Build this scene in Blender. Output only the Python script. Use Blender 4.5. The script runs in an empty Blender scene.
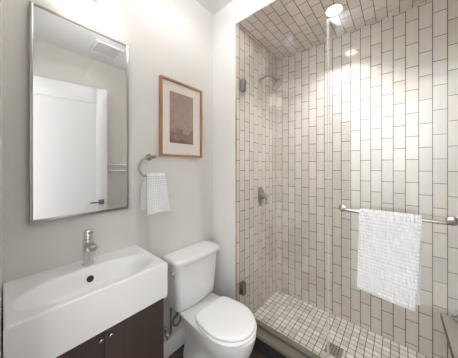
import bpy, bmesh, math, random
from mathutils import Vector, Matrix
random.seed(7)
PI = math.pi
C = bpy.context.scene
COL = C.collection

# ------------------------------------------------------------------ camera, world, exposure
CAM_H = 1.25
cam = bpy.data.cameras.new('camera')
cam.sensor_width = 36.0
cam.lens = 36.0 * 196.0 / 458.0
cam.shift_y = -11.5 / 458.0
cam.clip_start = 0.02
camo = bpy.data.objects.new('camera', cam)
camo.location = (0, 0, CAM_H)
camo.rotation_euler = (PI / 2, 0, math.radians(40.8))
COL.objects.link(camo)
C.camera = camo

w = bpy.data.worlds.new('world')
w.use_nodes = True
w.node_tree.nodes['Background'].inputs[0].default_value = (0.9, 0.95, 1.0, 1)
w.node_tree.nodes['Background'].inputs[1].default_value = 0.35
C.world = w
C.view_settings.view_transform = 'Standard'
C.view_settings.look = 'None'
C.view_settings.gamma = 1.0
C.view_settings.use_curve_mapping = False
C.view_settings.exposure = 1.12
C.cycles.use_denoising = True
C.cycles.max_bounces = 12
C.cycles.diffuse_bounces = 8
C.cycles.glossy_bounces = 6
C.cycles.transparent_max_bounces = 16
C.cycles.caustics_reflective = False
C.cycles.caustics_refractive = False
C.cycles.sample_clamp_indirect = 6.0

VANITY_GLOW = 1.35     # glow of the two glass shades over the mirror
CAN_POWER = 2.8        # recessed shower light, W
ROOM_FILL_POWER = 7.0      # added uplight over the toilet, out of view, brightens the room, W
HALL_FILL_POWER = 82.0      # added fill over the doorway, bounced off the unseen hall, W


def area(name, loc, rot, sx, sy, power, col=(.95, .97, 1), shape='RECTANGLE', spread=PI):
    l = bpy.data.lights.new(name, 'AREA')
    l.shape = shape
    l.size = sx
    if shape == 'RECTANGLE':
        l.size_y = sy
    l.energy = power
    l.color = col
    l.spread = spread
    o = bpy.data.objects.new(name, l)
    o.location = loc
    o.rotation_euler = rot
    COL.objects.link(o)
    return o


# ------------------------------------------------------------------ materials
def srgb(r, g, b):
    f = lambda c: (c / 255 / 12.92) if c / 255 <= .04045 else ((c / 255 + .055) / 1.055) ** 2.4
    return (f(r), f(g), f(b), 1)


def mat(name, col, rough=.5, metal=0.0, spec=.5, coat=0.0, emit=None, estr=0):
    m = bpy.data.materials.new(name)
    m.use_nodes = True
    b = m.node_tree.nodes['Principled BSDF']
    b.inputs['Base Color'].default_value = col
    b.inputs['Roughness'].default_value = rough
    b.inputs['Metallic'].default_value = metal
    b.inputs['Specular IOR Level'].default_value = spec
    b.inputs['Coat Weight'].default_value = coat
    if emit:
        b.inputs['Emission Color'].default_value = emit
        b.inputs['Emission Strength'].default_value = estr
    return m


class NT:
    def __init__(s, m):
        s.t = m.node_tree
        s.b = s.t.nodes['Principled BSDF']

    def n(s, typ, **kw):
        x = s.t.nodes.new(typ)
        for k, v in kw.items():
            setattr(x, k, v)
        return x

    def l(s, a, b):
        s.t.links.new(a, b)


def add_noise_bump(m, scale, dist, detail=3):
    t = NT(m)
    tc = t.n('ShaderNodeTexCoord')
    nz = t.n('ShaderNodeTexNoise')
    nz.inputs['Scale'].default_value = scale
    nz.inputs['Detail'].default_value = detail
    bp = t.n('ShaderNodeBump')
    bp.inputs['Distance'].default_value = dist
    bp.inputs['Strength'].default_value = .5
    t.l(tc.outputs['Object'], nz.inputs['Vector'])
    t.l(nz.outputs['Fac'], bp.inputs['Height'])
    t.l(bp.outputs['Normal'], t.b.inputs['Normal'])
    return m


def tile_mat(name, ax_long, ax_rows, o_long, o_rows, tl, tw, offset, c1, c2, grout, mortar, rough=.11,
             vein=0.6, vein_axis=None, bump=.0012):
    """Running bond or stacked tile laid out in the object's own metres."""
    m = bpy.data.materials.new(name)
    m.use_nodes = True
    t = NT(m)
    tc = t.n('ShaderNodeTexCoord')
    sp = t.n('ShaderNodeSeparateXYZ')
    t.l(tc.outputs['Object'], sp.inputs[0])
    cb = t.n('ShaderNodeCombineXYZ')
    for i, (ax, o) in enumerate(((ax_long, o_long), (ax_rows, o_rows))):
        ad = t.n('ShaderNodeMath', operation='SUBTRACT')
        ad.inputs[1].default_value = o
        t.l(sp.outputs[ax], ad.inputs[0])
        t.l(ad.outputs[0], cb.inputs[i])
    br = t.n('ShaderNodeTexBrick')
    br.offset = offset
    br.offset_frequency = 2
    br.squash = 1.0
    br.inputs['Scale'].default_value = 1.0
    br.inputs['Mortar Size'].default_value = mortar
    br.inputs['Mortar Smooth'].default_value = .25
    br.inputs['Bias'].default_value = 0
    br.inputs['Brick Width'].default_value = tl
    br.inputs['Row Height'].default_value = tw
    br.inputs['Color1'].default_value = (0, 0, 0, 1)
    br.inputs['Color2'].default_value = (1, 1, 1, 1)
    br.inputs['Mortar'].default_value = (.5, .5, .5, 1)
    t.l(cb.outputs[0], br.inputs['Vector'])
    rnd = t.n('ShaderNodeSeparateColor')
    t.l(br.outputs['Color'], rnd.inputs[0])
    # veining, different in every tile
    mp = t.n('ShaderNodeMapping')
    s = [26, 26, 26]
    if vein_axis is not None:
        s[vein_axis] = 3.0
    mp.inputs['Scale'].default_value = s
    t.l(tc.outputs['Object'], mp.inputs['Vector'])
    nz = t.n('ShaderNodeTexNoise', noise_dimensions='4D')
    nz.inputs['Scale'].default_value = 1.6
    nz.inputs['Detail'].default_value = 5
    nz.inputs['Roughness'].default_value = .62
    t.l(mp.outputs[0], nz.inputs['Vector'])
    mu = t.n('ShaderNodeMath', operation='MULTIPLY')
    mu.inputs[1].default_value = 37.0
    t.l(rnd.outputs[0], mu.inputs[0])
    t.l(mu.outputs[0], nz.inputs['W'])
    mixf = t.n('ShaderNodeMix', data_type='FLOAT')
    mixf.inputs[0].default_value = vein
    t.l(rnd.outputs[0], mixf.inputs[2])
    t.l(nz.outputs['Fac'], mixf.inputs[3])
    rp = t.n('ShaderNodeValToRGB')
    rp.color_ramp.elements[0].position = .1
    rp.color_ramp.elements[0].color = c1
    rp.color_ramp.elements[1].position = .8
    rp.color_ramp.elements[1].color = c2
    t.l(mixf.outputs[0], rp.inputs[0])
    # a few warmer tiles
    wm = t.n('ShaderNodeMix', data_type='RGBA', blend_type='MULTIPLY')
    wm.inputs[7].default_value = (1.0, .975, .95, 1)
    fr = t.n('ShaderNodeMath', operation='FRACT')
    m7 = t.n('ShaderNodeMath', operation='MULTIPLY')
    m7.inputs[1].default_value = 7.13
    t.l(rnd.outputs[0], m7.inputs[0])
    t.l(m7.outputs[0], fr.inputs[0])
    t.l(fr.outputs[0], wm.inputs[0])
    t.l(rp.outputs[0], wm.inputs[6])
    mx = t.n('ShaderNodeMix', data_type='RGBA')
    mx.inputs[7].default_value = grout
    t.l(br.outputs['Fac'], mx.inputs[0])
    t.l(wm.outputs[2], mx.inputs[6])
    t.l(mx.outputs[2], t.b.inputs['Base Color'])
    ro = t.n('ShaderNodeMix', data_type='FLOAT')
    ro.inputs[2].default_value = rough
    ro.inputs[3].default_value = .85
    t.l(br.outputs['Fac'], ro.inputs[0])
    t.l(ro.outputs[0], t.b.inputs['Roughness'])
    bp = t.n('ShaderNodeBump', invert=True)
    bp.inputs['Distance'].default_value = bump
    bp.inputs['Strength'].default_value = .8
    t.l(br.outputs['Fac'], bp.inputs['Height'])
    t.l(bp.outputs['Normal'], t.b.inputs['Normal'])
    return m


TW, TL = .0643, .155
XC, YC = -.913, 1.797            # inner corner of the shower
TC1, TC2, TG = srgb(203, 194, 187), srgb(225, 217, 210), srgb(94, 87, 80)
M = {}
M['paint'] = add_noise_bump(mat('wall_paint', srgb(213, 210, 205), .75, spec=.3), 160, .0004)
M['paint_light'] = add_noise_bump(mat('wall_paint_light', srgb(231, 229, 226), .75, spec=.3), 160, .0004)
M['ceil'] = add_noise_bump(mat('ceiling_paint', srgb(222, 222, 221), .85, spec=.2), 140, .0004)
M['trim'] = add_noise_bump(mat('white_trim_paint', srgb(226, 226, 226), .35), 40, .0002)
M['tile_back'] = tile_mat('tile_back', 2, 0, 1.226, XC + .788 * TW, TL, TW, .5, TC1, TC2, TG, .0025, vein_axis=2)
M['tile_left'] = tile_mat('tile_left', 2, 1, 1.226, YC - .55 * TW, TL, TW, .5, TC1, TC2, TG, .0025, vein_axis=2)
M['tile_right'] = tile_mat('tile_right', 2, 1, 1.226, YC - .2 * TW, TL, TW, .5, TC1, TC2, TG, .0025, vein_axis=2)
M['tile_ceil'] = tile_mat('tile_ceiling', 1, 0, YC - .06, XC + .3 * TW, .130, TW, .5, TC1, TC2, TG, .0025, vein_axis=1)
M['mosaic'] = tile_mat('floor_mosaic', 0, 1, XC, YC, .0437, .0437, 0, srgb(200, 192, 184), srgb(234, 228, 221),
                       srgb(100, 92, 84), .0024, rough=.4, vein=.3)
M['floor'] = tile_mat('dark_floor_tile', 0, 1, -.6, 1.149, .30, .30, .5, srgb(62, 52, 46), srgb(82, 70, 62),
                      srgb(48, 42, 38), .002, rough=.4, vein=.6)
M['hall_floor'] = mat('hall_floor_pale_tile', srgb(196, 195, 193), .5)
M['stone'] = add_noise_bump(mat('curb_stone', srgb(128, 119, 109), .35), 30, .0003)
M['chrome'] = mat('chrome', (.78, .77, .75, 1), .09, 1.0)
M['nickel'] = add_noise_bump(mat('brushed_nickel', (.60, .57, .53, 1), .24, 1.0), 200, .0001)
M['satin'] = mat('satin_nickel', (.40, .385, .365, 1), .28, 1.0)
M['bench_stone'] = add_noise_bump(mat('bench_stone', srgb(170, 161, 151), .35), 30, .0003)
M['hinge_metal'] = mat('hinge_metal', (.32, .30, .28, 1), .35, .7)
M['door_paint'] = add_noise_bump(mat('door_paint', srgb(203, 203, 204), .4), 40, .0002)
M['gunmetal'] = mat('gunmetal', (.20, .19, .18, 1), .35, .7)
M['pewter'] = mat('dark_pewter', (.40, .38, .36, 1), .35, .8)
M['bronze'] = mat('dark_edge_strip', (.16, .145, .13, 1), .4, 1.0)
M['hole_shade'] = mat('painted_hole_shade', srgb(24, 24, 25), .6)  # black that paints the shade inside the drain and overflow holes
M['porcelain'] = add_noise_bump(mat('porcelain', srgb(229, 229, 229), .28, spec=.5, coat=.0), 8, .0002)
M['seat'] = mat('seat_plastic', srgb(240, 240, 240), .22)
M['mirror'] = mat('mirror_silver', (.90, .91, .90, 1), .0, 1.0)
M['shade'] = mat('lit_frosted_glass', srgb(255, 250, 240), .3, emit=(1, .97, .92, 1), estr=VANITY_GLOW)
M['lens'] = mat('lit_lens', srgb(255, 255, 250), .3, emit=(1, .97, .9, 1), estr=14)
M['mat_board'] = add_noise_bump(mat('mat_board', srgb(240, 231, 222), .9), 300, .0002)


def wood_mat(name, c1, c2, axis, rough=.45, scale=1.0):
    m = bpy.data.materials.new(name)
    m.use_nodes = True
    t = NT(m)
    tc = t.n('ShaderNodeTexCoord')
    mp = t.n('ShaderNodeMapping')
    s = [60 * scale] * 3
    s[axis] = 3 * scale
    mp.inputs['Scale'].default_value = s
    nz = t.n('ShaderNodeTexNoise')
    nz.inputs['Scale'].default_value = 1.5
    nz.inputs['Detail'].default_value = 6
    nz.inputs['Distortion'].default_value = .6
    rp = t.n('ShaderNodeValToRGB')
    rp.color_ramp.elements[0].position = .3
    rp.color_ramp.elements[0].color = c1
    rp.color_ramp.elements[1].position = .75
    rp.color_ramp.elements[1].color = c2
    t.l(tc.outputs['Object'], mp.inputs[0])
    t.l(mp.outputs[0], nz.inputs['Vector'])
    t.l(nz.outputs['Fac'], rp.inputs[0])
    t.l(rp.outputs[0], t.b.inputs['Base Color'])
    t.b.inputs['Roughness'].default_value = rough
    return m


M['espresso'] = wood_mat('espresso_wood', srgb(58, 48, 42), srgb(70, 58, 51), 2, .45)
M['oak_v'] = wood_mat('frame_wood_upright', srgb(148, 106, 72), srgb(188, 145, 108), 2, .5, 2)
M['oak_h'] = wood_mat('frame_wood_crosswise', srgb(148, 106, 72), srgb(188, 145, 108), 1, .5, 2)


def print_mat():
    m = bpy.data.materials.new('art_print')
    m.use_nodes = True
    t = NT(m)
    tc = t.n('ShaderNodeTexCoord')
    sp = t.n('ShaderNodeSeparateXYZ')
    t.l(tc.outputs['Object'], sp.inputs[0])
    nz = t.n('ShaderNodeTexNoise')
    nz.inputs['Scale'].default_value = 16
    nz.inputs['Detail'].default_value = 7
    t.l(tc.outputs['Object'], nz.inputs['Vector'])
    ad = t.n('ShaderNodeMath', operation='MULTIPLY_ADD')
    ad.inputs[1].default_value = .16
    t.l(nz.outputs['Fac'], ad.inputs[0])
    t.l(sp.outputs[2], ad.inputs[2])
    mr = t.n('ShaderNodeMapRange')
    mr.inputs[1].default_value = -.14
    mr.inputs[2].default_value = .26
    t.l(ad.outputs[0], mr.inputs[0])
    rp = t.n('ShaderNodeValToRGB')
    cr = rp.color_ramp
    cr.elements[0].position = 0.0
    cr.elements[0].color = srgb(112, 88, 80)
    cr.elements[1].position = 1.0
    cr.elements[1].color = srgb(170, 145, 134)
    for p, c in ((.10, srgb(116, 92, 84)), (.24, srgb(150, 123, 112)), (.32, srgb(132, 106, 97)), (.37, srgb(170, 143, 130)), (.6, srgb(176, 151, 138))):
        e = cr.elements.new(p)
        e.color = c
    t.l(mr.outputs[0], rp.inputs[0])
    n2 = t.n('ShaderNodeTexNoise')
    n2.inputs['Scale'].default_value = 60
    n2.inputs['Detail'].default_value = 6
    t.l(tc.outputs['Object'], n2.inputs['Vector'])
    mx = t.n('ShaderNodeMix', data_type='RGBA', blend_type='OVERLAY')
    mx.inputs[0].default_value = .35
    t.l(rp.outputs[0], mx.inputs[6])
    t.l(n2.outputs['Fac'], mx.inputs[7])
    t.l(mx.outputs[2], t.b.inputs['Base Color'])
    t.b.inputs['Roughness'].default_value = .35
    return m


M['print'] = print_mat()


def towel_mat():
    m = mat('white_cotton', srgb(222, 222, 222), .95, spec=.15)
    m.node_tree.nodes['Principled BSDF'].inputs['Sheen Weight'].default_value = .3
    return add_noise_bump(m, 900, .0004)


M['cotton'] = towel_mat()


def glass_mat(name, tint=(.965, .98, .975, 1)):
    m = bpy.data.materials.new(name)
    m.use_nodes = True
    t = m.node_tree
    t.nodes.remove(t.nodes['Principled BSDF'])
    out = t.nodes['Material Output']
    tr = t.nodes.new('ShaderNodeBsdfTransparent')
    tr.inputs[0].default_value = tint
    gl = t.nodes.new('ShaderNodeBsdfGlossy')
    gl.inputs['Roughness'].default_value = 0.0
    lw = t.nodes.new('ShaderNodeLayerWeight')
    lw.inputs['Blend'].default_value = .5
    pw = t.nodes.new('ShaderNodeMath')
    pw.operation = 'POWER'
    pw.inputs[1].default_value = 5
    ma = t.nodes.new('ShaderNodeMath')
    ma.operation = 'MULTIPLY_ADD'
    ma.inputs[1].default_value = .96
    ma.inputs[2].default_value = .04
    mx = t.nodes.new('ShaderNodeMixShader')
    L = t.links.new
    L(lw.outputs['Facing'], pw.inputs[0])
    L(pw.outputs[0], ma.inputs[0])
    L(ma.outputs[0], mx.inputs[0])
    L(tr.outputs[0], mx.inputs[1])
    L(gl.outputs[0], mx.inputs[2])
    L(mx.outputs[0], out.inputs[0])
    return m


M['glass'] = glass_mat('clear_shower_glass')
M['glass_edge'] = mat('polished_glass_edge', srgb(214, 216, 210), .15, spec=.6)
M['glazing'] = glass_mat('picture_glazing', (.99, .99, .99, 1))


# ------------------------------------------------------------------ mesh helpers
def bm_box(bm, x0, x1, y0, y1, z0, z1, bev=0.0, seg=2, mt=None):
    t = bmesh.new()
    bmesh.ops.create_cube(t, size=1)
    for v in t.verts:
        v.co = Vector(((x0 + x1) / 2 + v.co.x * (x1 - x0), (y0 + y1) / 2 + v.co.y * (y1 - y0), (z0 + z1) / 2 + v.co.z * (z1 - z0)))
    if bev > 0:
        bmesh.ops.bevel(t, geom=t.edges[:], offset=bev, segments=seg, affect='EDGES', profile=.5)
    if mt is not None:
        bmesh.ops.transform(t, matrix=mt, verts=t.verts)
    merge(bm, t)
    return bm


def merge(bm, t):
    me = bpy.data.meshes.new('tmp')
    t.to_mesh(me)
    t.free()
    bm.from_mesh(me)
    bpy.data.meshes.remove(me)


def bm_loft(bm, rings, cap0=True, cap1=True, closed=True):
    """rings: lists of equal length of points"""
    vs = [[bm.verts.new(p) for p in r] for r in rings]
    n = len(vs[0])
    for a, b in zip(vs[:-1], vs[1:]):
        for i in range(n if closed else n - 1):
            j = (i + 1) % n
            try:
                bm.faces.new((a[i], a[j], b[j], b[i]))
            except ValueError:
                pass
    if cap0:
        bm.faces.new(list(reversed(vs[0])))
    if cap1:
        bm.faces.new(vs[-1])
    return bm


def frame_of(axis):
    a = Vector(axis).normalized()
    u = a.orthogonal().normalized()
    if abs(a.z) > .9:
        u = Vector((1, 0, 0))
        u = (u - a * u.dot(a)).normalized()
    return a, u, a.cross(u)


def bm_lathe(bm, base, axis, prof, n=32, cap0=True, cap1=True):
    """prof: list of (distance along the axis, radius)"""
    a, u, v = frame_of(axis)
    b = Vector(base)
    rings = [[b + a * h + (u * math.cos(2 * PI * i / n) + v * math.sin(2 * PI * i / n)) * max(r, 1e-5) for i in range(n)] for h, r in prof]
    return bm_loft(bm, rings, cap0, cap1)


def smooth_path(pts, sub=6):
    P = [Vector(p) for p in pts]
    out = []
    for i in range(len(P) - 1):
        p0 = P[i - 1] if i else P[0] * 2 - P[1]
        p1, p2 = P[i], P[i + 1]
        p3 = P[i + 2] if i + 2 < len(P) else P[-1] * 2 - P[-2]
        for k in range(sub):
            t = k / sub
            out.append(.5 * ((2 * p1) + (p2 - p0) * t + (2 * p0 - 5 * p1 + 4 * p2 - p3) * t * t + (3 * p1 - p0 - 3 * p2 + p3) * t ** 3))
    out.append(P[-1])
    return out


def bm_tube(bm, pts, rad, n=14, caps=True):
    P = [Vector(p) for p in pts]
    T = []
    for i in range(len(P)):
        d = (P[min(i + 1, len(P) - 1)] - P[max(i - 1, 0)])
        T.append(d.normalized())
    u = T[0].orthogonal().normalized()
    rings = []
    for i, (p, t) in enumerate(zip(P, T)):
        u = (u - t * u.dot(t)).normalized()
        v = t.cross(u)
        r = rad[i] if isinstance(rad, (list, tuple)) else rad
        rings.append([p + (u * math.cos(2 * PI * k / n) + v * math.sin(2 * PI * k / n)) * r for k in range(n)])
    return bm_loft(bm, rings, caps, caps)


def obj(name, bm, m, parent=None, smooth=True, angle=35, origin=None):
    """one mesh object; bm is in the parent's own space shifted by its location"""
    bmesh.ops.recalc_face_normals(bm, faces=bm.faces[:])
    off = Vector((0, 0, 0))
    if parent is not None:
        p = parent
        while p is not None:
            off += p.location
            p = p.parent
    org = Vector(origin) if origin is not None else off.copy()
    bmesh.ops.translate(bm, vec=-org, verts=bm.verts)
    me = bpy.data.meshes.new(name)
    bm.to_mesh(me)
    bm.free()
    for k in (m if isinstance(m, (list, tuple)) else [m]):
        me.materials.append(k)
    if smooth:
        me.shade_smooth()
        me.set_sharp_from_angle(angle=math.radians(angle))
    o = bpy.data.objects.new(name, me)
    COL.objects.link(o)
    o.location = org - off
    if parent is not None:
        o.parent = parent
    return o


def thing(name, label, cat, loc, group=None, rotz=0):
    o = bpy.data.objects.new(name, None)
    COL.objects.link(o)
    o.empty_display_size = .05
    o.location = loc
    o.rotation_euler = (0, 0, rotz)
    o['label'] = label
    o['category'] = cat
    if group:
        o['group'] = group
    return o


def tag(o, label, cat, group=None, kind=None):
    o['label'] = label
    o['category'] = cat
    if group:
        o['group'] = group
    if kind:
        o['kind'] = kind
    return o


def struct(name, bm, m, label, cat, smooth=False):
    o = obj(name, bm, m, smooth=smooth)
    return tag(o, label, cat, kind='structure')


def NB():
    return bmesh.new()


def ring_se(cx, cy, a, b, z, n=64, e=2.0, front=None):
    """superellipse outline in plan; 'front' = another half-length for the +x half"""
    out = []
    for i in range(n):
        t = 2 * PI * i / n
        c, s = math.cos(t), math.sin(t)
        ax = front if (front is not None and c > 0) else a
        out.append(Vector((cx + ax * math.copysign(abs(c) ** (2 / e), c), cy + b * math.copysign(abs(s) ** (2 / e), s), z)))
    return out


# ------------------------------------------------------------------ the room
XL = -1.162          # plane of the wall with the mirror
YE = 1.149           # face of the wall at the shower opening
XR = .43             # wall behind the open door
YF = -.002           # wall the doorway is in
ZC = 2.517
SZ = 2.32            # shower ceiling
DX0, DX1, DZ = -.40, .42, 2.16

struct('floor', bm_box(NB(), XL, XR, -.12, 1.15, -.08, 0), M['floor'], 'dark brown tiled bathroom floor at the foot of the toilet', 'floor')
struct('ceiling', bm_box(NB(), XL - .1, XR + .1, -.12, 1.26, ZC, ZC + .08), M['ceil'], 'plain white ceiling over the toilet and vanity', 'ceiling')
struct('wall_left', bm_box(NB(), XL - .1, XL, -.12, YE + .1, -.08, ZC), M['paint'], 'long warm grey painted wall behind the mirror and sink', 'wall')
# end wall: pier beside the shower opening and the header over it
b = NB()
bm_box(b, XL - .1, XC - .012, YE, YC + .1, -.08, ZC)
bm_box(b, XC - .012, XR + .1, YE, YE + .11, SZ + .012, ZC)
struct('wall_back', b, M['paint_light'], 'narrow white painted wall between toilet tank and tiled shower', 'wall')
struct('wall_right', bm_box(NB(), XR, XR + .1, -.12, YE + .02, -.08, ZC), M['paint'], 'grey wall behind the open white door, seen in mirror', 'wall')
b = NB()
bm_box(b, XL, DX0, -.12, YF, -.08, ZC)
bm_box(b, DX0, XR, -.12, YF, DZ, ZC)
struct('wall_front', b, M['paint'], 'grey wall edge beside the sink at the far left', 'wall')

struct('wall_shower_left', bm_box(NB(), XC - .012, XC, YE, YC + .012, -.05, SZ + .012), M['tile_left'],
       'tiled shower wall carrying the showerhead and valve', 'wall')
struct('wall_shower_back', bm_box(NB(), XC, XR, YC, YC + .1, -.05, SZ + .012), M['tile_back'],
       'broad shower wall of upright greige tiles behind the hanging towel', 'wall')
struct('wall_shower_right', bm_box(NB(), XR, XR + .1, YE + .02, YC + .1, -.05, SZ + .012), M['tile_right'],
       'tiled shower wall at the end with the stone bench', 'wall')
struct('ceiling_shower', bm_box(NB(), XC, XR, YE, YC, SZ, SZ + .012), M['tile_ceil'], 'tiled shower ceiling with the round recessed light', 'ceiling')
struct('floor_shower', bm_box(NB(), XC, XR, 1.24, YC, -.05, .03), M['mosaic'], 'shower floor of small square pale stone mosaic', 'floor')
# curb
b = NB()
bm_box(b, XC, XR, 1.137, 1.252, .088, .115, .003)
struct('trim_1', b, M['stone'], 'stone sill capping the curb under the shower glass', 'trim', True)
struct('trim_2', bm_box(NB(), XC, XR, 1.15, 1.24, -.05, .088), M['floor'], 'dark tiled face of the shower curb', 'trim')
# thin metal edge where tile meets paint
b = NB()
bm_box(b, XC - .0125, XC - .0045, YE - .0025, YE + .004, .116, SZ + .008)
bm_box(b, XC - .0125, XR, YE - .0025, YE + .004, SZ + .002, SZ + .010)
struct('trim_3', b, M['nickel'], 'thin metal strip edging the tiled shower opening', 'trim')
# baseboards
b = NB()
bm_box(b, XL, XL + .014, .507, YE - .0005, 0, .113, .003)
struct('baseboard_left', b, M['trim'], 'white baseboard under the toilet tank', 'baseboard', True)
b = NB()
bm_box(b, XL + .014, XC - .014, YE - .014, YE, 0, .113, .003)
struct('baseboard_back', b, M['trim'], 'white baseboard at the foot of the narrow wall', 'baseboard', True)

# hall behind the camera
struct('floor_hall', bm_box(NB(), -1.6, 1.6, -1.6, -.12, -.08, 0), M['hall_floor'], 'pale hall floor outside the doorway', 'floor')
b = NB()
bm_box(b, -1.7, 1.7, -1.7, -1.6, -.08, ZC)
struct('wall_hall', b, M['ceil'], 'white hall wall facing the doorway', 'wall')
b = NB()
bm_box(b, -1.7, -1.6, -1.6, -.12, -.08, ZC)
struct('wall_hall_left', b, M['ceil'], 'white end wall of the hall', 'wall')
b = NB()
bm_box(b, 1.6, 1.7, -1.6, -.12, -.08, ZC)
struct('wall_hall_right', b, M['ceil'], 'white far end wall of the hall', 'wall')
struct('ceiling_hall', bm_box(NB(), -1.7, 1.7, -1.7, -.12, ZC, ZC + .08), M['ceil'], 'white hall ceiling', 'ceiling')
b = NB()
bm_box(b, XR + .1, 1.7, -.12, -.02, -.08, ZC)
bm_box(b, -1.7, XL - .1, -.12, -.02, -.08, ZC)
struct('wall_hall_front', b, M['ceil'], 'hall wall either side of the bathroom', 'wall')
hl = area('hall_fill', (0.0, -.17, 2.34), (-math.radians(58), 0, 0), 2.6, .28, HALL_FILL_POWER, (.975, .973, 1))  # added fill lamp, aimed at the hall so light bounces in

t = thing('fill_uplight', 'white dish uplight added out of view above the toilet', 'light', (-.56, .62, ZC - .16))  # fixture added above the frame to carry the fill lamp
obj('stem', bm_lathe(NB(), (-.56, .62, ZC), (0, 0, -1), [(0, .06), (.015, .06), (.02, .01), (.14, .01)], 24), M['trim'], t)
obj('dish', bm_lathe(NB(), (-.56, .62, ZC - .16), (0, 0, 1), [(0, .06), (.01, .12), (.03, .165), (.045, .18), (.045, .172), (.03, .155), (.022, .10)], 40), M['trim'], t)
area('room_fill', (-.56, .62, ZC - .112), (PI, 0, 0), .28, .28, ROOM_FILL_POWER, (.975, .973, 1))  # added fill, thrown up at the ceiling

# door leaf, opened against the right wall (seen in the mirror)
dh = Vector((.408, .03, 0))
de = Vector((.285, .80, 0))
dd = (de - dh)
DLEN = dd.length
ang = math.atan2(dd.y, dd.x)
door = thing('door_1', 'white one-panel interior door seen in the mirror, open', 'door', dh, rotz=ang)
door['kind'] = 'structure'


def at_door(bm):          # door-local metres: x along the leaf, +y towards the mirror wall
    bmesh.ops.translate(bm, vec=dh, verts=bm.verts)
    return bm


DH = 2.135
b = NB()
bm_box(b, .09, DLEN - .09, -.010, .010, .2, DH - .16)
for x0, x1, z0, z1 in ((0, .105, .008, DH), (DLEN - .105, DLEN, .008, DH), (.105, DLEN - .105, DH - .17, DH), (.105, DLEN - .105, .008, .22)):
    bm_box(b, x0, x1, -.0175, .0175, z0, z1, .0015)
obj('leaf', at_door(b), M['door_paint'], door)
hp = obj('rosette', at_door(bm_box(NB(), DLEN - .085, DLEN - .033, .0175, .026, .835, .887, .002)), M['gunmetal'], door)
b = NB()
bm_lathe(b, (DLEN - .059, .024, .861), (0, 1, 0), [(0, .009), (.03, .009)], 16)
bm_box(b, DLEN - .165, DLEN - .05, .046, .056, .853, .869, .003)
obj('lever_handle', at_door(b), M['gunmetal'], door)
b = NB()
for z in (.25, 1.05, 1.88):
    bm_lathe(b, (-.004, .014, z), (0, 0, 1), [(0, .007), (.09, .007)], 12)
obj('hinge', at_door(b), M['nickel'], door)

# double rail on the wall beside the door (seen in the mirror)
t = thing('towel_rail', 'thin double chrome rail on wall beside door, reflected in mirror', 'towel rail', (XR, .97, 1.2))
for z in (1.285, 1.212):
    obj('rail', bm_tube(NB(), [(XR - .06, .82, z), (XR - .06, 1.125, z)], .005), M['nickel'], t)
for y in (.825, 1.115):
    b = NB()
    bm_box(b, XR - .068, XR, y - .006, y + .006, 1.20, 1.296, .003)
    obj('bracket', b, M['nickel'], t)

# exhaust vent in the ceiling (seen in the mirror)
t = thing('ceiling_vent', 'square white ceiling vent grille, reflected at mirror top', 'vent', (.10, .74, ZC - .012))
b = NB()
for x0, x1, y0, y1 in ((-.13, .13, -.13, -.105), (-.13, .13, .105, .13), (-.13, -.105, -.105, .105), (.105, .13, -.105, .105)):
    bm_box(b, .10 + x0, .10 + x1, .74 + y0, .74 + y1, ZC - .012, ZC, .003)
obj('frame', b, M['trim'], t)
b = NB()
for k in range(11):
    y = .74 - .095 + k * .019
    bm_box(b, -.005, .205, y - .004, y + .004, ZC - .009, ZC - .001)
obj('slats', b, mat('vent_grey', srgb(214, 214, 212), .5), t)

# ------------------------------------------------------------------ shower glass
GY = 1.2
t = thing('shower_door', 'clear frameless glass shower door hinged beside the narrow wall', 'shower door', (-.91, GY, .116))
GD0, GD1 = XC + .008, -.3015
b = bm_box(NB(), GD0, GD1, GY - .005, GY + .005, .128, 2.085)
obj('pane', b, M['glass'], t, smooth=False)
obj('polished_edge', bm_box(NB(), GD1 - .0028, GD1 + .0002, GY - .0052, GY + .0052, .128, 2.0852), M['glass_edge'], t, smooth=False)
for z in (1.875, .33):
    h = NB()
    bm_box(h, XC + .001, XC + .038, GY - .017, GY - .0055, z - .045, z + .045, .002)
    bm_box(h, XC + .001, XC + .038, GY + .0055, GY + .017, z - .045, z + .045, .002)
    bm_box(h, XC + .0005, XC + .007, GY - .028, GY + .028, z - .045, z + .045, .0015)
    obj('hinge', h, M['hinge_metal'], t)
obj('sweep', bm_box(NB(), GD0 + .006, GD1, GY - .006, GY + .006, .1165, .1275), M['satin'], t, smooth=False)

t = thing('glass_screen', 'fixed clear glass shower panel that carries the towel bar', 'shower panel', (-.29, GY, .116))
GP0 = -.2955
obj('pane', bm_box(NB(), GP0, XR - .003, GY - .005, GY + .005, .122, 2.085), M['glass'], t, smooth=False)
obj('polished_edge', bm_box(NB(), GP0 - .0002, GP0 + .0028, GY - .0052, GY + .0052, .122, 2.0852), M['glass_edge'], t, smooth=False)
obj('channel', bm_box(NB(), GP0, XR - .003, GY - .009, GY + .009, .1155, .1235, .001), M['satin'], t)

# towel bar on the panel
BZ, BY = 1.033, 1.137
t = thing('towel_bar', 'polished nickel towel bar with round ends on the shower glass', 'towel bar', (-.03, BY, BZ))
xa, xb = -.224, .166
path = [(xa, GY - .012, BZ), (xa, GY - .03, BZ)]
path += [(xa + .028 * (1 - math.cos(a)), GY - .035 - .028 * math.sin(a), BZ) for a in [PI / 2 * k / 6 for k in range(7)]]
path += [(xb - .028 * (1 - math.cos(a)), GY - .035 - .028 * math.sin(a), BZ) for a in [PI / 2 * k / 6 for k in range(6, -1, -1)]]
path += [(xb, GY - .03, BZ), (xb, GY - .012, BZ)]
obj('bar', bm_tube(NB(), path, .0075, 18), M['satin'], t)
for x in (xa, xb):
    obj('flange', bm_lathe(NB(), (x, GY - .0052, BZ), (0, -1, 0), [(0, .019), (.004, .0195), (.009, .017), (.012, .010)], 28), M['nickel'], t)


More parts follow.
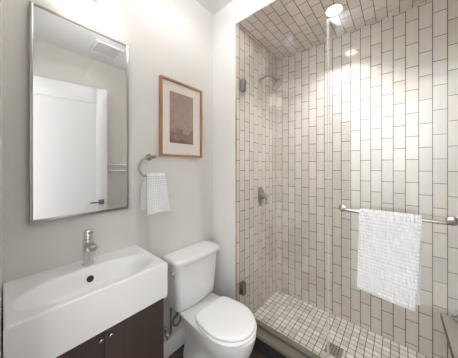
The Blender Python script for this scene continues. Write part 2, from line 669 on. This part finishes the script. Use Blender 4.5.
# ------------------------------------------------------------------ towels
def towel(name, mid, nu, nv, cu, cv, amp, th, lu, lv, hem=0.02, parent=None):
    """mid(u,v)->Vector over unit square; waffle cells cu x cv metres on a cloth lu x lv"""
    P = [[mid(i / nu, j / nv) for j in range(nv + 1)] for i in range(nu + 1)]
    bm = bmesh.new()
    A, Bk = [], []
    for i in range(nu + 1):
        ra, rb = [], []
        for j in range(nv + 1):
            du = P[min(i + 1, nu)][j] - P[max(i - 1, 0)][j]
            dv = P[i][min(j + 1, nv)] - P[i][max(j - 1, 0)]
            n = du.cross(dv).normalized()
            su, sv = i / nu * lu, j / nv * lv
            e = min(su, lu - su, 99)
            ev = min(sv, lv - sv)
            k = 1 - (abs(math.sin(PI * su / cu)) * abs(math.sin(PI * sv / cv))) ** .7
            if ev < hem:
                k = .25 if ev > .003 else 0
            if e < .004:
                k = .6
            h = th / 2 + amp * (k - .5)
            if ev < .0015 or e < .0008:
                h *= .55
            ra.append(bm.verts.new(P[i][j] + n * h))
            rb.append(bm.verts.new(P[i][j] - n * (th / 2 + (h - th / 2) * .4)))
        A.append(ra)
        Bk.append(rb)
    for i in range(nu):
        for j in range(nv):
            bm.faces.new((A[i][j], A[i + 1][j], A[i + 1][j + 1], A[i][j + 1]))
            bm.faces.new((Bk[i][j + 1], Bk[i + 1][j + 1], Bk[i + 1][j], Bk[i][j]))
    for j in range(nv):
        bm.faces.new((A[0][j], A[0][j + 1], Bk[0][j + 1], Bk[0][j]))
        bm.faces.new((A[nu][j + 1], A[nu][j], Bk[nu][j], Bk[nu][j + 1]))
    for i in range(nu):
        bm.faces.new((A[i + 1][0], A[i][0], Bk[i][0], Bk[i + 1][0]))
        bm.faces.new((A[i][nv], A[i + 1][nv], Bk[i + 1][nv], Bk[i][nv]))
    return obj(name, bm, M['cotton'], parent, angle=80)


R0 = .0130


def bath_mid(u, v):
    # v: 0 front hem .. 1 back hem, over the bar
    lf, lb = .370, .368
    arc = PI * R0
    L = lf + arc + lb
    s = v * L
    x0, x1 = -.1415, .0735
    if s < lf:
        d = lf - s                       # metres below the bar
        f = d / lf
        y = BY - R0 - .006 * f + .004 * math.sin(u * 5.2 + 1.0) * f
        z = BZ - d
        xl, xr = x0 - .010 * f, x1 - .016 * f - .005 * f * f
        z -= .014 * f * (u - .3)
    elif s < lf + arc:
        a = (s - lf) / R0
        y = BY - R0 * math.cos(a)
        z = BZ + R0 * math.sin(a)
        xl, xr = x0, x1
    else:
        d = s - lf - arc
        f = d / lb
        y = BY + R0 + .008 * f + .003 * math.sin(u * 6.0) * f
        z = BZ - d
        xl, xr = x0 + .004 * f, x1 - .004 * f
    return Vector((xl + (xr - xl) * u, y, z))


o = towel('bath_towel', bath_mid, 108, 300, .0125, .0150, .0078, .0065, 0.225, .774, hem=.006)
tag(o, 'white waffle weave towel draped over the bar on shower glass', 'towel')

# towel ring and hand towel on the left wall
t = thing('towel_ring', 'open nickel towel ring on the grey wall below the picture', 'towel ring', (XL, .59, 1.312))
RC = Vector((-1.102, .60, 1.312))
obj('rosette', bm_lathe(NB(), (XL, .59, 1.312), (1, 0, 0), [(0, .021), (.006, .021), (.010, .018)], 28), M['nickel'], t)
obj('post', bm_lathe(NB(), (XL + .010, .59, 1.312), (1, 0, 0), [(0, .010), (.062, .010), (.066, .008)], 20), M['satin'], t)
pts = [(-1.104, .600, 1.312), (-1.104, .578, 1.312), (-1.104, .546, 1.306), (-1.104, .519, 1.288), (-1.104, .504, 1.256), (-1.104, .510, 1.226),
       (-1.104, .529, 1.204), (-1.104, .552, 1.200), (-1.104, .60, 1.200), (-1.104, .665, 1.200)]
obj('ring', bm_tube(NB(), smooth_path(pts, 6), .0058, 12), M['satin'], t)


def hand_mid(u, v):
    lf, lb = .222, .196
    r = .0105
    arc = PI * r
    L = lf + arc + lb
    s = v * L
    zc, xc = 1.201, -1.104
    y0, y1 = .542, .660
    if s < lf:
        d = lf - s
        f = d / lf
        x = xc + r + .012 * f + .006 * math.sin(u * 7 + .5) * f
        z = zc - d
        a0, a1 = y0 - .004 * f, y1 + .026 * f
    elif s < lf + arc:
        a = (s - lf) / r
        x = xc + r * math.cos(a)
        z = zc + r * math.sin(a)
        a0, a1 = y0, y1
    else:
        d = s - lf - arc
        f = d / lb
        x = xc - r - .012 * f + .004 * math.sin(u * 6) * f
        z = zc - d
        a0, a1 = y0 - .018 * min(1, f * 3), y1 + .004 * f
    return Vector((x, a0 + (a1 - a0) * u, z))


o = towel('hand_towel', hand_mid, 66, 200, .0115, .0130, .0062, .006, .13, .451, hem=.016)
tag(o, 'small white waffle hand towel hanging from the towel ring', 'towel')

# ------------------------------------------------------------------ shower fittings
SY = 1.478
t = thing('showerhead', 'chrome showerhead on a bent arm high on the tiled wall', 'shower head', (XC, SY, 2.01))
obj('flange', bm_lathe(NB(), (XC, SY, 2.01), (1, 0, 0), [(0, .026), (.004, .026), (.012, .014)], 28), M['satin'], t)
arm = smooth_path([(XC + .005, SY, 2.01), (XC + .045, SY, 2.026), (XC + .09, SY, 2.024), (XC + .125, SY, 1.995)], 6)
obj('arm', bm_tube(NB(), arm, .0085, 14), M['satin'], t)
ax = Vector((.62, 0, -.78)).normalized()
obj('spray_head', bm_lathe(NB(), Vector((XC + .118, SY, 2.003)), ax, [(0, .011), (.012, .015), (.03, .016), (.045, .022), (.075, .043), (.088, .045), (.092, .041)], 32), M['satin'], t)
t = thing('shower_valve', 'oval chrome shower valve trim on the tiled wall', 'shower valve', (XC, 1.487, 1.0))
b = NB()
rings = []
for h, k in ((0, 1), (.004, 1), (.009, .9), (.012, .7)):
    rings.append([Vector((XC + h, 1.487 + .052 * k * math.cos(2 * PI * i / 40), 1.0 + .083 * k * math.sin(2 * PI * i / 40))) for i in range(40)])
bm_loft(b, rings)
obj('escutcheon', b, M['satin'], t)
obj('hub', bm_lathe(NB(), (XC + .01, 1.487, 1.0), (1, 0, 0), [(0, .026), (.03, .023), (.05, .021), (.055, .017)], 28), M['satin'], t)
b = bm_tube(NB(), smooth_path([(XC + .048, 1.487, 1.0), (XC + .056, 1.482, .982), (XC + .058, 1.478, .955), (XC + .06, 1.476, .935)], 5), .0085, 12)
obj('lever', b, M['pewter'], t)

t = thing('recessed_light', 'round lit recessed light in the tiled shower ceiling', 'light', (-.33, 1.475, SZ))
obj('trim_ring', bm_lathe(NB(), (-.33, 1.475, SZ), (0, 0, -1), [(0, .056), (.004, .056), (.006, .052), (.004, .047), (.002, .046)], 40, cap1=False), M['trim'], t)
obj('lens', bm_lathe(NB(), (-.33, 1.475, SZ), (0, 0, -1), [(.001, .046), (.003, .044), (.0035, .03)], 40), M['lens'], t)
area('shower_light', (-.33, 1.475, SZ - .008), (0, 0, 0), .085, .085, CAN_POWER, (.975, .973, 1), 'DISK', math.radians(108))

# drain, half hidden behind the seam of the glass
t = thing('floor_drain', 'square metal drain grate in the shower mosaic floor', 'drain', (-.325, 1.445, .03))
b = NB()
for x0, x1, y0, y1 in ((-.05, .05, -.05, -.042), (-.05, .05, .042, .05), (-.05, -.042, -.042, .042), (.042, .05, -.042, .042)):
    bm_box(b, -.325 + x0, -.325 + x1, 1.445 + y0, 1.445 + y1, .03, .0335)
obj('rim', b, M['nickel'], t, smooth=False)
b = NB()
for k in range(5):
    d = -.034 + k * .017
    bm_box(b, -.325 + d - .004, -.325 + d + .004, 1.403, 1.487, .0308, .0332)
    bm_box(b, -.367, -.283, 1.445 + d - .004, 1.445 + d + .004, .0308, .0331)
obj('grate', b, M['nickel'], t, smooth=False)
obj('recess', bm_box(NB(), -.367, -.283, 1.403, 1.487, .03, .0305), M['hole_shade'], t, smooth=False)  # black sheet painting the shade below the grate

# stone bench at the right end and a small chrome dish on it
o = obj('shower_bench', bm_box(NB(), .2035, XR, 1.28, YC, .315, .340, .002), M['bench_stone'])
obj('edge_strip', bm_box(NB(), .2005, .2034, 1.28, YC, .314, .3405), M['bronze'], o, smooth=False)
tag(o, 'floating stone bench slab at the right end of the shower', 'bench')
t = thing('soap_dish', 'small chrome dish on the stone bench at the right edge', 'soap dish', (.285, 1.765, .340))
obj('bowl', bm_lathe(NB(), (.285, 1.765, .3405), (0, 0, 1), [(0, .030), (.004, .034), (.012, .036), (.012, .032), (.006, .028)], 32), M['chrome'], t)
obj('rim', bm_lathe(NB(), (.285, 1.765, .3525), (0, 0, 1), [(0, .032), (0, .039), (.006, .041), (.012, .039), (.012, .034)], 32, False, False), M['chrome'], t)

# ------------------------------------------------------------------ mirror
t = thing('wall_mirror', 'tall rectangular mirror with slim nickel frame above the sink', 'mirror', (XL, .267, 1.02))
my0, my1, mz0, mz1 = .073, .4625, 1.022, 1.931
fw, fd = .011, .024
b = NB()
bm_box(b, XL, XL + fd, my0, my0 + fw, mz0, mz1, .001)
bm_box(b, XL, XL + fd, my1 - fw, my1, mz0, mz1, .001)
bm_box(b, XL, XL + fd, my0 + fw, my1 - fw, mz0, mz0 + fw, .001)
bm_box(b, XL, XL + fd, my0 + fw, my1 - fw, mz1 - fw, mz1, .001)
obj('frame', b, M['satin'], t)
obj('mirror_glass', bm_box(NB(), XL + .002, XL + .0215, my0 + fw, my1 - fw, mz0 + fw, mz1 - fw), M['mirror'], t, smooth=False)

# ------------------------------------------------------------------ vanity light
t = thing('vanity_light', 'two-light vanity fixture with glowing glass cylinders above mirror', 'light', (XL, .26, 2.10))
obj('back_plate', bm_box(NB(), XL, XL + .022, .13, .39, 2.085, 2.145, .004), M['nickel'], t)
for y in (.193, .349):
    a = obj('arm', bm_tube(NB(), smooth_path([(XL + .02, y, 2.115), (XL + .045, y, 2.115), (XL + .058, y, 2.108), (XL + .062, y, 2.10)], 5), .008, 12), M['nickel'], t)
    obj('collar', bm_lathe(NB(), (XL + .062, y, 2.112), (0, 0, -1), [(0, .014), (.004, .024), (.026, .024)], 24), M['nickel'], t)
    s = obj('shade', bm_lathe(NB(), (XL + .062, y, 2.090), (0, 0, -1), [(0, .022), (.002, .040), (.008, .044), (.112, .044), (.119, .042), (.120, .03)], 36), M['shade'], t)

# ------------------------------------------------------------------ picture
t = thing('framed_picture', 'wood-framed brown abstract print hanging beside the mirror', 'picture', (-1.148, .83, 1.585))
py0, py1, pz0, pz1 = .656, 1.004, 1.326, 1.838
fw, fd = .0135, .026
PX = XL + .001


def pbox(*a):
    return bm_box(NB(), *a)


for y in (py0, py1 - fw):
    obj('frame_stile', pbox(PX, PX + fd, y, y + fw, pz0, pz1, .001), M['oak_v'], t)
for z in (pz0, pz1 - fw):
    obj('frame_rail', pbox(PX, PX + fd, py0 + fw, py1 - fw, z, z + fw, .001), M['oak_h'], t)
obj('mat_board', pbox(PX, PX + .012, py0 + fw, py1 - fw, pz0 + fw, pz1 - fw), M['mat_board'], t, smooth=False)
obj('art_print', pbox(PX + .012, PX + .0135, .728, .924, 1.418, 1.762), M['print'], t, smooth=False)
obj('glazing', pbox(PX + .017, PX + .019, py0 + fw, py1 - fw, pz0 + fw, pz1 - fw), M['glazing'], t, smooth=False)

# ------------------------------------------------------------------ vanity cabinet
VY0, VY1, VX, VZ = .006, .503, -.842, .640
t = thing('vanity_cabinet', 'dark espresso two-door cabinet under the white trough sink', 'cabinet', (-1.0, .255, 0))
b = NB()
bm_box(b, XL + .001, VX - .02, VY0, VY1, .09, VZ)
bm_box(b, XL + .001, VX - .07, VY0 + .01, VY1 - .01, 0, .09)
obj('carcass', b, M['espresso'], t, smooth=False)
for y0, y1, ky in ((VY0 + .001, .2535, .2385), (.2565, VY1 - .001, .2715)):
    d = obj('door', bm_box(NB(), VX - .019, VX, y0, y1, .095, VZ - .004, .0012), M['espresso'], t)
    obj('knob', bm_lathe(NB(), (VX, ky, .612), (1, 0, 0), [(0, .0045), (.010, .0045), (.013, .0075), (.020, .0075), (.0215, .006)], 20), M['nickel'], d)

# ------------------------------------------------------------------ sink
t = thing('vanity_sink', 'white rectangular trough sink on the dark cabinet', 'sink', (-1.0, .257, .641))
SX0, SX1, SY0, SY1, ST, SB = XL + .001, -.830, .002, .514, .800, .641


def dense(a, b, n):
    e = [0, .0008, .002, .004, .007, .011]
    mid = [a + .011 + (b - a - .022) * i / n for i in range(1, n)]
    return [a + q for q in e] + mid + [b - q for q in reversed(e)]


def sink_h(x, y):
    cx, cy, ax_, ay = -.952, .257, .107, .238
    q = (abs((x - cx) / ax_) ** 2.4 + abs((y - cy) / ay) ** 2.4) ** (1 / 2.4)
    z = ST
    if q < 1.0:
        s = min(1.0, (1.0 - q) / .40)
        z -= .074 * (s * s * (3 - 2 * s)) ** .8 + .004 * (1 - ((y - cy) / ay) ** 2)
    elif q < 1.06:
        z -= .0012 * (1.06 - q) / .06
    d = min(x - SX0 + .02, SX1 - x, y - SY0, SY1 - y)
    r = .006
    if d < r:
        z -= r - math.sqrt(max(0, r * r - (r - d) ** 2))
    return z


xs, ys = dense(SX0, SX1, 80), dense(SY0, SY1, 110)
b = NB()
g = [[b.verts.new((x, y, sink_h(x, y))) for y in ys] for x in xs]
for i in range(len(xs) - 1):
    for j in range(len(ys) - 1):
        b.faces.new((g[i][j], g[i + 1][j], g[i + 1][j + 1], g[i][j + 1]))
loop = [r[0] for r in g] + g[-1][1:] + [r[-1] for r in reversed(g[:-1])] + list(reversed(g[0][1:-1]))
low = [b.verts.new((v.co.x, v.co.y, SB)) for v in loop]
n = len(loop)
for i in range(n):
    b.faces.new((loop[i], low[i], low[(i + 1) % n], loop[(i + 1) % n]))
b.faces.new(low)
obj('basin', b, M['porcelain'], t, angle=60)
# overflow and drain
ov = Vector((-1.038, .257, 0))
ov.z = sink_h(ov.x, ov.y)
e = .002
nx = Vector((-(sink_h(ov.x + e, ov.y) - sink_h(ov.x - e, ov.y)) / (2 * e), 0, 1)).normalized()
b = bm_lathe(NB(), ov - nx * .001, nx, [(0, .0135), (.003, .0135), (.0035, .010), (.0015, .0085)], 28)
obj('overflow', b, M['hole_shade'], t)  # black disc painting the dark inside of the hole
dz = sink_h(-.945, .257)
obj('drain_stopper', bm_lathe(NB(), (-.945, .257, dz - .001), (0, 0, 1), [(0, .022), (.003, .022), (.005, .018), (.006, .005)], 28), M['porcelain'], t)

# ------------------------------------------------------------------ faucet
FX, FY = -1.095, .262
t = thing('faucet', 'chrome single-lever faucet on the back rim of the sink', 'faucet', (FX, FY, ST))
obj('base_ring', bm_lathe(NB(), (FX, FY, ST + .0005), (0, 0, 1), [(0, .024), (.004, .024), (.006, .022)], 28), M['chrome'], t)
obj('body', bm_lathe(NB(), (FX, FY, ST + .004), (0, 0, 1), [(0, .0212), (.108, .0212), (.113, .0205), (.115, .017), (.119, .017)], 32), M['chrome'], t)
b = NB()
bm_box(b, FX + .006, FX + .090, FY - .015, FY + .015, ST + .090, ST + .108, .006, 3)
bm_lathe(b, (FX + .073, FY, ST + .092), (0, 0, -1), [(0, .011), (.010, .011), (.010, .008)], 20)
obj('spout', b, M['satin'], t)
b = NB()
bm_lathe(b, (FX, FY, ST + .122), (0, 0, 1), [(0, .0205), (.022, .0205), (.034, .0195), (.037, .014)], 28)
obj('cap', b, M['chrome'], t)
b = bm_tube(NB(), [(FX + .008, FY, ST + .144), (FX + .058, FY + .004, ST + .160)], [.0052, .0045], 12)
obj('lever', b, M['satin'], t)

# ------------------------------------------------------------------ toilet
TY = .858
t = thing('toilet', 'white two-piece toilet with closed lid beside the vanity', 'toilet', (-.9, TY, 0))


def rrect(cx, cy, hx, hy, z, r, n=8, bow=0.0):
    out = []
    for sx, sy, a0 in ((1, 1, 0), (-1, 1, PI / 2), (-1, -1, PI), (1, -1, 1.5 * PI)):
        for k in range(n + 1):
            a = a0 + PI / 2 * k / n
            x = cx + sx * (hx - r) + r * math.cos(a)
            y = cy + sy * (hy - r) + r * math.sin(a)
            out.append([x, y, z])
    # extra points along the front so that it can bow
    res = []
    m = len(out)
    for i in range(m):
        p, q = out[i], out[(i + 1) % m]
        res.append(p)
        if abs(p[1] - q[1]) > .05 or abs(p[0] - q[0]) > .05:
            for k in range(1, 8):
                res.append([p[0] + (q[0] - p[0]) * k / 8, p[1] + (q[1] - p[1]) * k / 8, z])
    for p in res:
        if p[0] > cx:
            f = max(0, 1 - ((p[1] - cy) / hy) ** 2)
            p[0] += bow * f * (p[0] - cx) / hx
    return [Vector(p) for p in res]


TYC = .864
# tank, narrower towards its foot
b = NB()
xk = XL + .012
prof = [(.347, .054, .144), (.354, .064, .154), (.37, .068, .158), (.45, .070, .165), (.56, .072, .173), (.640, .073, .178)]
bm_loft(b, [rrect(xk + hx, TYC - .003, hx, hy, z, .028, bow=.014) for z, hx, hy in prof])
obj('tank', b, M['porcelain'], t, angle=60)
b = NB()
lp = [(.6405, -.004), (.6425, .004), (.647, .008), (.667, .008), (.675, .006), (.6795, .0), (.6815, -.010)]
bm_loft(b, [rrect(xk + .073, TYC, .075 + k, .184 + k, z, .030, bow=.016) for z, k in lp])
obj('tank_lid', b, M['porcelain'], t, angle=60)
b = NB()
fx, fy, fz = -1.055, TYC - .178, .615
bm_lathe(b, (fx, fy + .012, fz), (0, -1, 0), [(0, .013), (.020, .013), (.023, .010)], 20)
bm_tube(b, smooth_path([(fx, fy - .012, fz), (fx + .015, fy - .016, fz - .002), (fx + .03, fy - .015, fz - .004)], 4), [.0055] * 8 + [.0075], 10)
obj('flush_lever', b, M['chrome'], t)


# bowl: loft of rings from the foot to the rim
def bring(xb, xf, hw, z, e=2.3, n=64, hb=None):
    """outline from back xb to front xf; the widest point sits at 45% ; hb = half width at the back"""
    cx = xb + (xf - xb) * .52
    out = []
    for i in range(n):
        a = 2 * PI * i / n
        c, s = math.cos(a), math.sin(a)
        if c >= 0:
            x = cx + (xf - cx) * abs(c) ** (2 / 2.1)
            y = hw * math.copysign(abs(s) ** (2 / 2.1), s)
        else:
            k = abs(c) ** (2 / 4.0)
            x = cx + (xb - cx) * k
            wv = hw if hb is None else hw + (hb - hw) * min(1, k) ** 1.6
            y = wv * math.copysign(abs(s) ** (2 / 4.0), s)
        out.append(Vector((x, TY + y, z)))
    return out


b = NB()
rings = [bring(-1.10, -.635, .105, 0.0, hb=.095), bring(-1.10, -.632, .107, .02, hb=.096), bring(-1.10, -.645, .098, .05, hb=.088),
         bring(-1.09, -.655, .092, .11, hb=.080), bring(-1.085, -.640, .096, .17, hb=.078), bring(-1.09, -.612, .112, .22, hb=.084),
         bring(-1.10, -.590, .130, .27, hb=.100), bring(-1.115, -.578, .141, .31, hb=.124), bring(-1.125, -.574, .145, .335, hb=.134),
         bring(-1.127, -.573, .146, .343, hb=.137), bring(-1.125, -.577, .143, .3465, hb=.134)]
bm_loft(b, rings)
obj('bowl', b, M['porcelain'], t, angle=60)


def lring(xb, xf, hw, hb, z, n=72):
    """lid and seat outline: straight back, egg-shaped front"""
    cx = xb + (xf - xb) * .46
    out = []
    for i in range(n):
        a = 2 * PI * i / n
        c, s = math.cos(a), math.sin(a)
        if c >= 0:
            x = cx + (xf - cx) * c ** (2 / 2.05)
            y = hw * math.copysign(abs(s) ** (2 / 2.05), s)
        else:
            k = abs(c) ** (2 / 8.0)
            x = cx + (xb - cx) * k
            wv = hb + (hw - hb) * math.cos(min(1, k) * PI / 2) ** .9
            y = wv * math.copysign(abs(s) ** (2 / 8.0), s)
        out.append(Vector((x, TY + y, z)))
    return out


b = NB()
bm_loft(b, [lring(-.905 + k, -.577 - k, .152 - k, .126 - k, z) for z, k in ((.347, .006), (.349, .002), (.356, 0), (.362, .002), (.3645, .006))])
obj('seat', b, M['seat'], t, angle=60)
b = NB()
bm_loft(b, [lring(-.914 + k, -.583 - k, .148 - k, .124 - k, z) for z, k in ((.3665, .006), (.3685, .001), (.375, 0), (.381, .002), (.3845, .007), (.3865, .016), (.3872, .04), (.3875, .08))])
obj('seat_lid', b, M['seat'], t, angle=60)
for s in (-1, 1):
    obj('hinge', bm_box(NB(), -.932, -.912, TY + s * .072 - .018, TY + s * .072 + .018, .346, .364, .006, 3), M['seat'], t)
for s in (-1, 1):
    obj('bolt_cap', bm_lathe(NB(), (-.86, TY + s * .112, .0), (0, 0, 1), [(0, .012), (.012, .011), (.018, .006), (.019, .002)], 16), M['porcelain'], t)

# ------------------------------------------------------------------ water valve with hose
t = thing('supply_valve', 'chrome water valve with braided hose beside the toilet', 'water valve', (XL, .680, .19))
obj('flange', bm_lathe(NB(), (XL, .680, .19), (1, 0, 0), [(0, .026), (.003, .026), (.010, .012)], 24), M['chrome'], t)
b = NB()
bm_lathe(b, (XL + .005, .680, .19), (1, 0, 0), [(0, .008), (.03, .008), (.03, .012), (.06, .012), (.064, .009)], 16)
bm_lathe(b, (XL + .047, .680, .19), (0, 0, 1), [(0, .009), (.028, .009), (.028, .011), (.04, .011)], 16)
obj('valve_body', b, M['chrome'], t)
b = NB()
rings = []
for h, k in ((0, .8), (.004, 1), (.010, 1), (.013, .8)):
    rings.append([Vector((XL + .068 + h, .680 + .013 * k * math.cos(2 * PI * i / 24), .19 + .020 * k * math.sin(2 * PI * i / 24))) for i in range(24)])
bm_loft(b, rings)
obj('handle', b, M['chrome'], t)
hx = XL + .05
hose = smooth_path([(hx, .690, .192), (hx, .703, .172), (hx, .713, .205), (hx, .713, .300), (XL + .028, .735, .326), (XL + .027, .770, .292), (XL + .027, .777, .258),
                    (XL + .027, .748, .237), (XL + .027, .745, .205), (XL + .027, .775, .182), (XL + .027, .806, .21), (XL + .027, .802, .28), (XL + .027, .79, .342)], 6)
hm = mat('braided_hose', (.26, .21, .15, 1), .4, .7)
obj('hose', bm_tube(NB(), hose, .0066, 10), hm, t)
